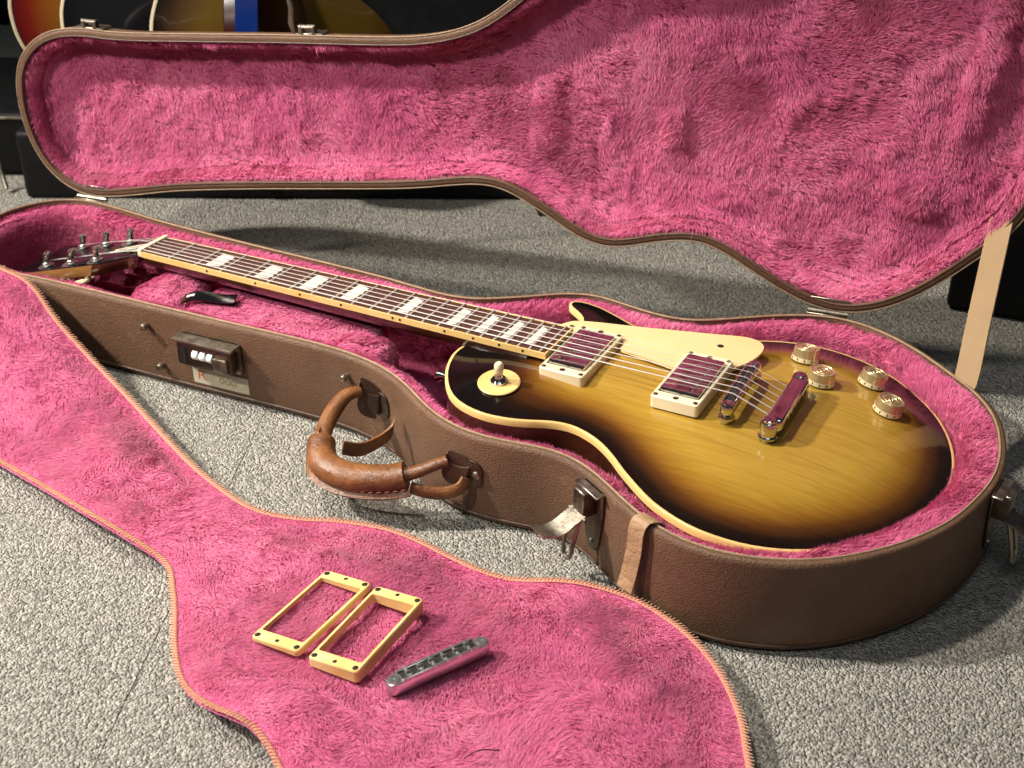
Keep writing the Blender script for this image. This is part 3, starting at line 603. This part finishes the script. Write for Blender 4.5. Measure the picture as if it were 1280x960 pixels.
# neck
xs = np.linspace(2, 440, 24); secs = []
for x in xs:
    w = hw(x)-.6; dp = 15+3*x/440+ (10*smooth01((x-360)/60) if x > 360 else 0); a = np.linspace(0, np.pi, 15)
    secs.append(np.c_[np.full(17, x), np.r_[w, w*np.cos(a), -w], np.r_[-5.2, -5.6-dp*np.sin(a)**.8, -5.2]])
V = np.vstack(secs); F = [[i*17+q, i*17+q+1, (i+1)*17+q+1, (i+1)*17+q] for i in range(23) for q in range(16)]+[list(range(17)), [23*17+q for q in range(17)]]
neck = mesh('neck', (G(V), F), 'mahogany', GUI)
fbx = lambda z0, z1, e=0: ([(0, -hw(0)+e, z0), (457, -hw(457)+e, z0), (457, hw(457)-e, z0), (0, hw(0)-e, z0), (0, -hw(0)+e, z1), (457, -hw(457)+e, z1), (457, hw(457)-e, z1), (0, hw(0)-e, z1)], [[0, 3, 2, 1], [4, 5, 6, 7], [0, 1, 5, 4], [1, 2, 6, 5], [2, 3, 7, 6], [3, 0, 4, 7]])
v, f_ = fbx(-5.4, 0, 1.6); fb = mesh('fretboard', (G(v), f_), 'rosewood', GUI, False)
bd = []
for s in (-1, 1):
    v = [(0, s*hw(0), -5.5), (457.6, s*hw(457), -5.5), (457.6, s*(hw(457)-1.7), -5.5), (0, s*(hw(0)-1.7), -5.5)]; v = v+[(a, b, .12) for a, b, c in v]; bd.append((G(v), [[0, 3, 2, 1], [4, 5, 6, 7], [0, 1, 5, 4], [1, 2, 6, 5], [2, 3, 7, 6], [3, 0, 4, 7]]))
bd.append(box((457.8, 0, -2.7), (1.8, 2*hw(457), 5.6), .2, 1, G)); mesh('fretboard_binding', bd, 'binding', fb, False)
for k in range(1, 23):
    x = fr_x(k); w = hw(x)-1.2; mesh('fret', tube(G([(x, -w, .35), (x, w, .35)]), 1.05, 8), 'fret', fb)
for k in (3, 5, 7, 9, 12, 15, 17, 19, 21):
    sp_ = fr_x(k)-fr_x(k-1); cx_ = (fr_x(k)+fr_x(k-1))/2; hf = min(sp_*.30, 7.6); a, b = cx_-hf, cx_+hf
    m_ = hw(a)*.66; q = [(a, -m_), (b, -m_*.84), (b, m_*.84), (a, m_)]
    mesh('inlay', prism(np.array(q), -.5, .1, 0, G), 'pearl', fb)
    for dx in ((0,) if k != 12 else (-4, 4)):
        x = (a+b)/2+dx; mesh('side_dot', lathe([(1.3, 0), (1.2, .25), (0, .3)], 10, frame(G([[x, -hw(x), -2.4]])[0], GM[:, 0], GM[:, 2], -GM[:, 1])), 'black', fb)
nut = mesh('nut', box((-2.4, 0, -1.4), (4.8, 43, 8), .8, 2, G), 'cream', GUI)
# headstock, tilted back
ta = math.radians(16); HD = lambda V: G(np.c_[np.asarray(V)[:, 0]*math.cos(ta)+np.asarray(V)[:, 2]*math.sin(ta)-4.5, np.asarray(V)[:, 1], np.asarray(V)[:, 0]*math.sin(ta)*1.0+np.asarray(V)[:, 2]*math.cos(ta)-4.5])
HO = resample([(0, -22), (-14, -23), (-34, -33), (-48, -36), (-100, -39), (-160, -42), (-172, -43), (-178, -36), (-172, -24), (-170, -12), (-178, -4), (-180, 0), (-178, 4), (-170, 12), (-172, 24), (-178, 36), (-172, 43), (-160, 42), (-100, 39), (-48, 36), (-34, 33), (-14, 23), (0, 22)], 140)
hs = mesh('headstock', prism(HO[::-1], -15, -.8, 1, HD), 'mahogany', GUI)
mesh('head_veneer', prism(HO[::-1], -.75, 0, .3, HD), 'black', hs)
mesh('head_wing', prism(np.array([(-160, -42.5), (-52, -36.8), (-52, -34), (-160, -38)]), -14.2, -1.2, .3, HD), 'cut_wood', hs)  # near side in lighter wood, its lit look put into the colour
mesh('truss_rod_cover', prism(resample([(-8, -9), (-30, -8), (-52, -1), (-54, 0), (-52, 1), (-30, 8), (-8, 9)], 40)[::-1], .2, 2.2, .4, HD), 'black', hs)
mesh('cover_border', tube(HD(np.c_[resample([(-8, -9), (-30, -8), (-52, -1), (-54, 0), (-52, 1), (-30, 8), (-8, 9)], 50), np.full(50, 2.0)]), .6, 5, True), 'cream', hs)
TP = [(-58, -26), (-95, -26.5), (-132, -27), (-58, 26), (-95, 26.5), (-132, 27)]
for (x, y) in TP:
    f = lambda V, x=x, y=y: HD(np.asarray(V)+[x, y, 0])
    tn = mesh('tuner', lathe([(9, 0), (8.6, 1.4), (5.4, 2.6), (5, 4.6), (3.9, 5.6), (3.5, 9), (3.3, 12), (4, 14), (4.3, 17.5), (3.6, 18.8), (0, 19)], 18, f), 'nickel', GUI)
    s = 1 if y > 0 else -1
    mesh('tuner_button', [tube(HD([(x, y+s*8, -20), (x, y+s*22, -20)]), 2.6, 10), lathe([(0, -4), (7, -3.5), (8.2, 0), (7, 3.5), (0, 4)], 14, lambda V, x=x, y=y: HD(np.stack([V[:, 0]*1.1+x, V[:, 2]*2+y+s*25, V[:, 1]*.8-20], 1)))], 'cream', tn)
    mesh('tuner_housing', box((x, y, -20), (16, 13, 9), 1.5, 2, HD), 'chrome', tn)
# pickups
rw, rl = 42.5, 89.5
def ring_geo(fr, hl, hr, iw=36.4):
    o = rrect(rw, rl, 3.5, 6); i = rrect(iw, 70, 1.6, 6); n = len(o); zt = lambda P: hl+(hr-hl)*(P[:, 0]+rw/2)/rw
    o2 = rrect(rw-1.4, rl-1.4, 3, 6); R = [np.c_[o, np.zeros(n)], np.c_[o, zt(o)-1.0], np.c_[o2, zt(o2)], np.c_[i, zt(i)], np.c_[i, np.zeros(n)]]
    F = []
    for a in range(5):
        b = (a+1) % 5
        for q in range(n): F.append([a*n+q, a*n+(q+1) % n, b*n+(q+1) % n, b*n+q])
    return fr(np.vstack(R)), F, zt
def pickup(x0, ztop, screws, wind):
    c = x0+rw/2; fr = frame(G([[c, 0, ztop]])[0], GM[:, 0], GM[:, 1], GM[:, 2])
    pk = mesh('pickup', [prism(rrect(34.6, 68.6, 3, 6), -14, 3.2, 1.3, fr)], 'chrome', GUI)
    V, F, zt = ring_geo(lambda V: fr(V+np.array([0, 0, -11])), 11, 11); rg = mesh('pickup_ring', (V, F), 'cream', pk, sharp=30)
    for yy_ in (-41, 41):
        for xx_ in (-17.5, 0, 17.5):
            s = mesh('screw', lathe([(2.1 if xx_ else 2.6, -1.5), (2.1 if xx_ else 2.6, .35), (1.4, .8), (0, .9)], 12, lambda V: fr(V+np.array([xx_, yy_*(1 if xx_ else .985), 0]))), 'dark_metal' if xx_ else 'chrome', rg)
    for i in range(6):
        mesh('pole_screw', lathe([(2.5, 0), (2.4, .8), (0, 1)], 12, lambda V, i=i: fr(V+np.array([screws, -25+i*10, 3.1]))), 'chrome', pk)
    return pk
pickup(459.4, -4.2, -9, 1); pickup(563.2, -4.6, 9, 1)
# pickguard with bracket screws
pgz = lambda V: G(np.c_[np.asarray(V)[:, 0], np.asarray(V)[:, 1], np.asarray(V)[:, 2]-7.6-.012*(np.asarray(V)[:, 0]-450)])
PG = resample([(436, 31), (438, 38), (441, 46), (447, 55), (460, 61), (477, 66), (510, 75), (540, 84), (570, 93), (592, 100), (604, 101), (613, 97), (618, 88), (618, 72), (614, 56), (608, 44), (606, 38), (590, 38), (565, 38), (562.5, 30), (562, 17), (550, 18), (525, 22), (508, 25), (506, 32), (503, 40), (490, 42), (462, 42), (459.5, 38), (459, 31), (448, 30)], 150)
pg = mesh('pickguard', prism(PG, -2.2, 0, .5, pgz), 'guard', GUI)
mesh('screw_hole', lathe([(3.1, 0), (2.9, .25), (0, .3)], 16, lambda V: pgz(V+np.array([583, 74, 0]))), 'hole', pg)
mesh('screw', lathe([(2.3, 0), (2, .8), (0, 1)], 12, lambda V: pgz(V+np.array([450, 44, 0]))), 'dark_metal', pg)
mesh('support_bracket', box((600, 90, -17), (8, 14, 8), .6, 1, G), 'dull_metal', pg)
# bridge (tune style): bar, six saddles, posts with thumb wheels
def bridge_bar(fr, ln=89, w=11.5, h=9):
    a = np.linspace(-np.pi/2, np.pi/2, 9); o = np.vstack([np.c_[w/2*np.sin(a)[::-1]*1.0, ln/2-w/2+w/2*np.cos(a)[::-1]], np.c_[-w/2*np.sin(a)[::-1], -ln/2+w/2-w/2*np.cos(a)[::-1]]])
    return prism(o[::-1] if np.cross(o[1]-o[0], o[2]-o[1]) < 0 else o, 0, h, 1.3, fr)
def bridge_top(fr, parent, h=9, MTL='chrome'):
    for s in (-1, 1):
        mesh('post_screw', lathe([(4.2, 0), (4, .9), (1.3, 1), (1.2, .3), (0, .3)], 16, lambda V: fr(V+np.array([0, s*38.5, h]))), MTL, parent)
        mesh('saddle_rail', box((s*5.0, 0, h+.6), (2.2, 67, 2.0), .4, 1, fr), MTL, parent)
    mesh('saddle_slot', box((0, 0, h+.05), (8.2, 64, .5), 0, 1, fr), 'hole', parent)
    for i in range(6):
        y = -26+i*10.4; xo = (1.2, 0, -1, 1, .2, -.8)[i]
        sd_ = mesh('saddle', [(fr(np.array([(-1.6+xo, y-2.4, h+.3), (1.8+xo, y-2.4, h+.3), (1.8+xo, y+2.4, h+.3), (-1.6+xo, y+2.4, h+.3), (-.3+xo, y-2.1, h+3.4), (.5+xo, y-2.1, h+3.4), (.5+xo, y+2.1, h+3.4), (-.3+xo, y+2.1, h+3.4)])), [[0, 3, 2, 1], [4, 5, 6, 7], [0, 1, 5, 4], [1, 2, 6, 5], [2, 3, 7, 6], [3, 0, 4, 7]])], MTL, parent, False)
        mesh('intonation_screw', tube(fr(np.array([(-6.6, y, h+.4), (6.6, y, h+.4)])), 1.35, 8), MTL, sd_)
def tilt_frame(x, y, z, ang=0):
    c = G([[x, y, z]])[0]; ex = GM[:, 0]*math.cos(ang)+GM[:, 1]*math.sin(ang); ey = -GM[:, 0]*math.sin(ang)+GM[:, 1]*math.cos(ang); return frame(c, ex, ey, GM[:, 2])
fr = tilt_frame(626.5, 2, -9, math.radians(2)); brd = mesh('bridge', bridge_bar(fr), 'chrome', GUI); bridge_top(fr, brd)
for s in (-1, 1): mesh('thumb_wheel', lathe([(3, -9), (3, -4.6), (6.6, -4.5), (6.9, -3.4), (6.6, -2.3), (3, -2.2), (3, 1)], 24, lambda V: fr(V+np.array([0, s*38.5, 0]))), 'chrome', brd)
# stop tailpiece
fr2 = tilt_frame(666, 1, -13.5, 0)
a = np.linspace(-np.pi/2, np.pi/2, 9); prof = []
tl = mesh('tailpiece', [box((1, 0, 4.5), (15.5, 78, 12.5), 4.2, 4, fr2), *[lathe([(0, -4), (6.6, -4), (7.2, -2.5), (7.4, 6), (6.8, 9), (4.5, 9.7), (0, 9.8)], 24, lambda V, s=s: fr2(V+np.array([-1, s*42, 0]))) for s in (-1, 1)]], 'chrome', GUI)
for s in (-1, 1):
    mesh('tailpiece_stud', lathe([(5, -11), (5, -5), (8.2, -4.8), (8.4, -3.6), (5.6, -3.4), (5.6, 11), (4.8, 11.8), (1.2, 12), (1.1, 11), (0, 11)], 20, lambda V: fr2(V+np.array([-1, s*42, 0]))), 'chrome', tl)
for i in range(6): mesh('string_hole', lathe([(2.2, 0), (2, .25), (0, .3)], 12, lambda V: fr2(np.stack([V[:, 2]+8.75, V[:, 0]-26+i*10.4, V[:, 1]+4], 1))), 'hole', tl)
# strings
for i in range(6):
    yb, yn = -26+i*10.4, -17.5+i*7; r_ = (.56, .47, .38, .31, .26, .23)[i]
    tx, ty = TP[(2, 1, 0)[i]] if i < 3 else TP[(3, 4, 5)[i-3]]
    pt_ = HD([[tx+3, ty*(.86), 6]])[0]
    pth = np.vstack([G([(663, yb, -8), (655, yb, -5.5), (628, yb+1.4, 3.6), (520, yb*.83+yn*.17+1, 2.9), (0, yn, 1.3), (-3.5, yn, 1.0)]), [pt_]])
    mesh('string', tube(pth, r_, 6), 'string', GUI)
# knobs
for (x, y) in ((650, 119), (675, 78), (712, 114), (736, 70)):
    y *= .965; f = GL(x, y)
    kn = mesh('control_knob', lathe([(0, 5.2), (12.2, 5.2), (12.1, 5.6), (11.5, 12.6), (11.1, 13.1), (9.9, 13.1), (9.5, 12.5), (7.4, 12.5), (7.0, 13.0), (5.2, 13.0), (4.8, 12.3), (3.4, 12.3), (3.1, 12.9), (1.4, 12.9), (1.1, 12.3), (0, 12.3)], 40, f), 'gold', GUI, sharp=25)
    sk = mesh('clear_skirt', lathe([(0, 1.1), (12.6, 1.1), (12.8, 1.5), (12.4, 5.1), (0, 5.15)], 40, f), 'skirt', kn, sharp=25)
    mesh('base_washer', lathe([(0, .2), (12.0, .2), (12.0, 1.05), (0, 1.05)], 28, f), 'hole', kn)
    for q in range(11):
        a = math.radians(q*30+10); mesh('number_tick', box((0, 0, 0), (.8, .5, 2.2), 0, 1, lambda V: f(np.stack([V[:, 0]*-math.sin(a)+math.cos(a)*(12.62+V[:, 1]), V[:, 0]*math.cos(a)+math.sin(a)*(12.62+V[:, 1]), V[:, 2]+3.2], 1))), 'hole', kn)
# toggle switch with round plate
f = GL(436, -72)
sw = mesh('toggle_switch', [lathe([(3.4, 0), (3.4, 9), (2.6, 10)], 12, f), lathe([(7.4, 1.2), (7.4, 3.4), (6.2, 4.6), (4.6, 4.7), (4.2, 3)], 18, f)], 'chrome', GUI)
mesh('switch_plate', lathe([(18.5, .1), (18.5, .9), (17.8, 1.5), (6, 1.6), (0, 1.6)], 40, f), 'binding', sw)
mesh('switch_tip', lathe([(2.4, 9), (3.4, 10), (4.3, 16), (4.0, 20), (2.4, 22), (0, 22.5)], 16, lambda V: f(V+np.stack([V[:, 2]*.06, V[:, 2]*-.02, V[:, 2]*0], 1))), 'cream', sw)
# strap button on the shoulder
fb_ = frame(BT(np.array([[376, -50, -18]]))[0], (0, .2, .98), (.35, .9, 0), (-.93, -.35, 0))
mesh('strap_button', lathe([(4.5, -1), (3.2, 3), (3, 6), (5, 9), (5.4, 11), (3, 12.2), (0, 12.4)], 18, fb_), 'chrome', GUI)

# ------------------------------------------------------------------ spare parts lying on the cover
def lie(cx, cy, ang, dz):
    a = math.radians(ang); z = cover_z(cx, cy)+dz
    return z, (math.cos(a), math.sin(a), 0), (-math.sin(a), math.cos(a), 0)
def spare_ring(c, ex, ey, z, hl, hr, label, tx, ty):
    ex = unit([ex[0], ex[1], tx]); ey = unit([ey[0], ey[1], ty]); ez = np.cross(ex, ey); fr = frame((c[0], c[1], z), ex, ey, ez)
    V, F, zt = ring_geo(fr, hl, hr, 37.2)
    o = mesh('pickup_ring', (V, F), 'aged', None, sharp=30, loc=(c[0], c[1], z)); tag(o, label, 'pickup ring', 'spare guitar parts on the cover')
    for y in (-41, 41):
        for x in (-17.5, 0, 17.5):
            zz_ = float(zt(np.array([[x, y]]))[0]); r = 1.9 if x else 1.25
            mesh('screw_hole', lathe([(r+.5, .02), (r+.3, .16), (0, .18)], 12, lambda V: fr(V+np.array([x, y, zz_]))), 'hole', o)
spare_ring((409.5, -322), (1, .0), (.07, 1), cover_z(409, -322)+5, 3.5, 5.5, 'thin cream plastic pickup ring lying flat on the pink cover', .02, 0)
spare_ring((461, -326), (1, .0), (.02, 1), cover_z(461, -326)+6, 7.5, 10.5, 'thick deep cream plastic pickup ring next to the chrome bridge', .01, 0)
c = np.array([524.5, -332]); ey = unit([543-506, -299+365]); fr = frame((*c, cover_z(*c)+6), (ey[1], -ey[0], .05), (ey[0], ey[1], 0), (-.05*ey[1], .05*ey[0], 1))
lb = mesh('guitar_bridge', bridge_bar(fr, 84, 12.5, 10), 'bright_nickel', None, loc=(*c, cover_z(*c)+6)); tag(lb, 'loose chrome guitar bridge with six saddles lying on the pink cover', 'guitar bridge', 'spare guitar parts on the cover')
bridge_top(lambda V: fr(np.asarray(V)*[1, .94, 1]), lb, 10, 'bright_nickel')
hp_ = resample(np.array([(582, -398, cover_z(582, -398)+8), (590, -390, cover_z(590, -390)+12), (600, -382, cover_z(600, -382)+9)], float), 12, False)
o = mesh('thread', tube(hp_, .5, 5), 'hole', None); tag(o, 'short dark thread lying on the pink plush cover', 'thread')

# ------------------------------------------------------------------ things behind: guitars on the floor, black cases
CD = unit([.46, -.888, 0]); 
def back_guitar(base, yaw, colA, colB, colE, bind, label, scale=1.0, tilt=10):
    r_ = root('background_guitar', base, label, 'guitar', 'guitars standing behind the case lid')
    a = math.radians(yaw); n = np.array([math.cos(a), math.sin(a), 0]); t = math.radians(tilt); n2 = unit(n*math.cos(t)+np.array([0, 0, 1])*math.sin(t)); sx = unit(np.cross([0, 0, 1], n)); up = np.cross(n2, sx)
    fr = frame(base, sx*scale, up*scale, n2)
    O = np.stack([BO[:, 1], 806-BO[:, 0]], 1); 
    if np.sum(O[:, 0]*np.roll(O[:, 1], -1)-np.roll(O[:, 0], -1)*O[:, 1]) < 0: O = O[::-1]
    M = mat('background_body_edge', colE, .15, coat=1); MT_ = mat('background_burst', colA, .2, coat=1); t_ = NT(MT_)  # body colours darkened to stand in for dimmer light behind the lid
    t_.l(t_.ramp(t_.attr('burst'), [(0, colE), (.25, colB), (.8, colA)]), t_.b.inputs['Base Color'])
    Oi = O-normals2(O)*3; yy_, xx_ = np.meshgrid(np.arange(0, 436, 12.), np.arange(-168, 168, 12.)); gp = np.stack([xx_.ravel(), yy_.ravel()], 1)+.3; gp = gp[inside(gp, Oi)]; gp = gp[polydist(gp, Oi[::3]) > 5]
    v2, f2 = fill(Oi, gp); dd = polydist(v2, Oi[::3]); hh = arch(dd)
    bd_ = mesh('body', rings(O, [(3, -46), (0, -43), (0, -1), (3, 0)], fr, False, True), M, r_)
    mesh('top', (fr(np.c_[v2, hh]), f2), MT_, bd_, attrs={'burst': np.clip(dd/75, 0, 1)})
    if bind: mesh('binding', rings(O, [(0, -7), (-.5, -6.5), (-.5, 0), (.2, .6), (3.2, .6)], fr, False, False), bind, bd_)
    mesh('neck', prism(np.array([(-26, 425), (26, 425), (22, 800), (-22, 800)]), -14, 8, 3, fr), 'mahogany', r_)
    fbm_ = mesh('stand', [tube(fr(np.array([(s*90, -8, -40), (s*90, -6, 10), (s*90, 6, 16)])), 5, 8) for s in (-1, 1)]+[tube(fr(np.array([(-90, -8, -40), (90, -8, -40)])), 5, 8), tube(np.vstack([fr(np.array([(0, -8, -40)])), fr(np.array([(0, -8, -40)]))*[1, 1, 0]+[-n[0]*60, -n[1]*60, 4]]), 5, 8)], 'black', r_)
    return r_
def at(u, D, z): d = np.array([(u-640)/FPX, -.25, 1.])@RW; d = d[:2]/np.linalg.norm(d[:2]); return (CW[0]+d[0]*D, CW[1]+d[1]*D, z)
back_guitar(at(188, 1830, 62), -40, (.26, .10, .008), (.17, .008, .003), (.10, .003, .004), 'cream', 'cherry sunburst guitar with cream binding standing behind the case lid')
back_guitar(at(247, 1710, 66), -56, (.006, .006, .007), (.004, .004, .004), (.003, .003, .003), 'cream', 'black guitar with white binding between two sunburst guitars', tilt=10)
back_guitar(at(360, 1630, 66), -58, (.10, .055, .008), (.03, .012, .004), (.004, .003, .003), 'cream', 'brown sunburst guitar with white binding beside the blue strap')
back_guitar(at(420, 1690, 66), 14, (.07, .028, .006), (.05, .010, .003), (.025, .004, .002), None, 'reddish brown wooden guitar standing behind the chrome lid catch')
bs_ = resample(np.array([at(320, 1462, 360), at(315, 1463, 310), at(309, 1464, 260), at(303, 1464, 215), at(299, 1464, 185)], float), 16, False)
o = mesh('blue_strap', ribbon(bs_, (.86, .5, .05), 24, 3), m_spotty('blue_glossy', (.010, .045, .26), (.008, .03, .2), 20, .2, 0), None); tag(o, 'glossy blue strap hanging among the guitars behind the lid', 'strap')
def black_case(nm, c, yaw, s, label, trims=True, cat='equipment case'):
    a = math.radians(yaw); fr = frame(c, (math.cos(a), math.sin(a), 0), (-math.sin(a), math.cos(a), 0), (0, 0, 1))
    r_ = root(nm, c, label, cat); mesh('body', box((0, 0, s[2]/2), s, 8, 3, fr), 'black_vinyl', r_)
    if trims:
        mesh('metal_trim', [box((0, -s[1]/2-1, s[2]-5), (s[0]-14, 3, 4), .8, 1, fr)], 'dull_metal', r_)
    for sx in ((-1, 1) if nm not in ('amplifier', 'black_cabinet') else ()):
        for sy in (-1, 1): mesh('foot', lathe([(10, -.0), (12, 3), (12, 6), (0, 6)], 12, lambda V: fr(V+np.array([sx*(s[0]/2-30), sy*(s[1]/2-30), -3]))), 'black', r_)
    return r_
b1 = black_case('equipment_case', (-560, 330, 3), 27, (330, 240, 84), 'low black case with silver edge trim on the carpet left of the lid')
a = math.radians(27); pp = np.array([(-430, 205, 92), (-424, 203, 60), (-418, 198, 25), (-408, 192, 6)], float)
o = mesh('cable', tube(resample(pp+[-22, 6, 0], 20, False), 3.2, 8), 'dull_metal', None); tag(o, 'thin pale grey cable hanging down the side of the low black case', 'cable')
b2 = black_case('amplifier', (-8, 427, 0), 27, (900, 60, 90), 'long black amplifier cabinet on the carpet behind the raised lid', False, 'amplifier')
for (x, y, nmz, lab) in ((20, 425, 'ring', 0),):
    th_ = np.linspace(0, 2*np.pi, 24, endpoint=False); rp_ = np.c_[x+13*np.cos(th_)*.888, y+13*np.cos(th_)*.46, 18+13*np.sin(th_)]
    mesh('chrome_ring', tube(rp_, 1.8, 8, True), 'chrome', b2)
for x, y in ((108, 462), (118, 467)): mesh('chrome_leg', tube(np.array([(x, y, 0), (x, y, 60)], float), 3, 10), 'chrome', b2)
black_case('black_cabinet', (*at(566, 1690, 0)[:2], 0), 27, (245, 110, 330), 'upright black box behind the lid beside the reddish brown guitar', False, 'cabinet')
black_case('equipment_rack', (-520, 1150, 3), 27, (2200, 300, 900), 'tall black rack standing behind the row of guitars', False, 'rack')  # dark backdrop box added so the space behind the guitars looks black
black_case('equipment_case', (840, 560, 3), 5, (260, 230, 150), 'black box on the carpet behind the beige lid stay strap', False)
black_case('equipment_case', (1000, 860, 3), 10, (700, 300, 320), 'tall black box behind the smaller black box by the strap', False)
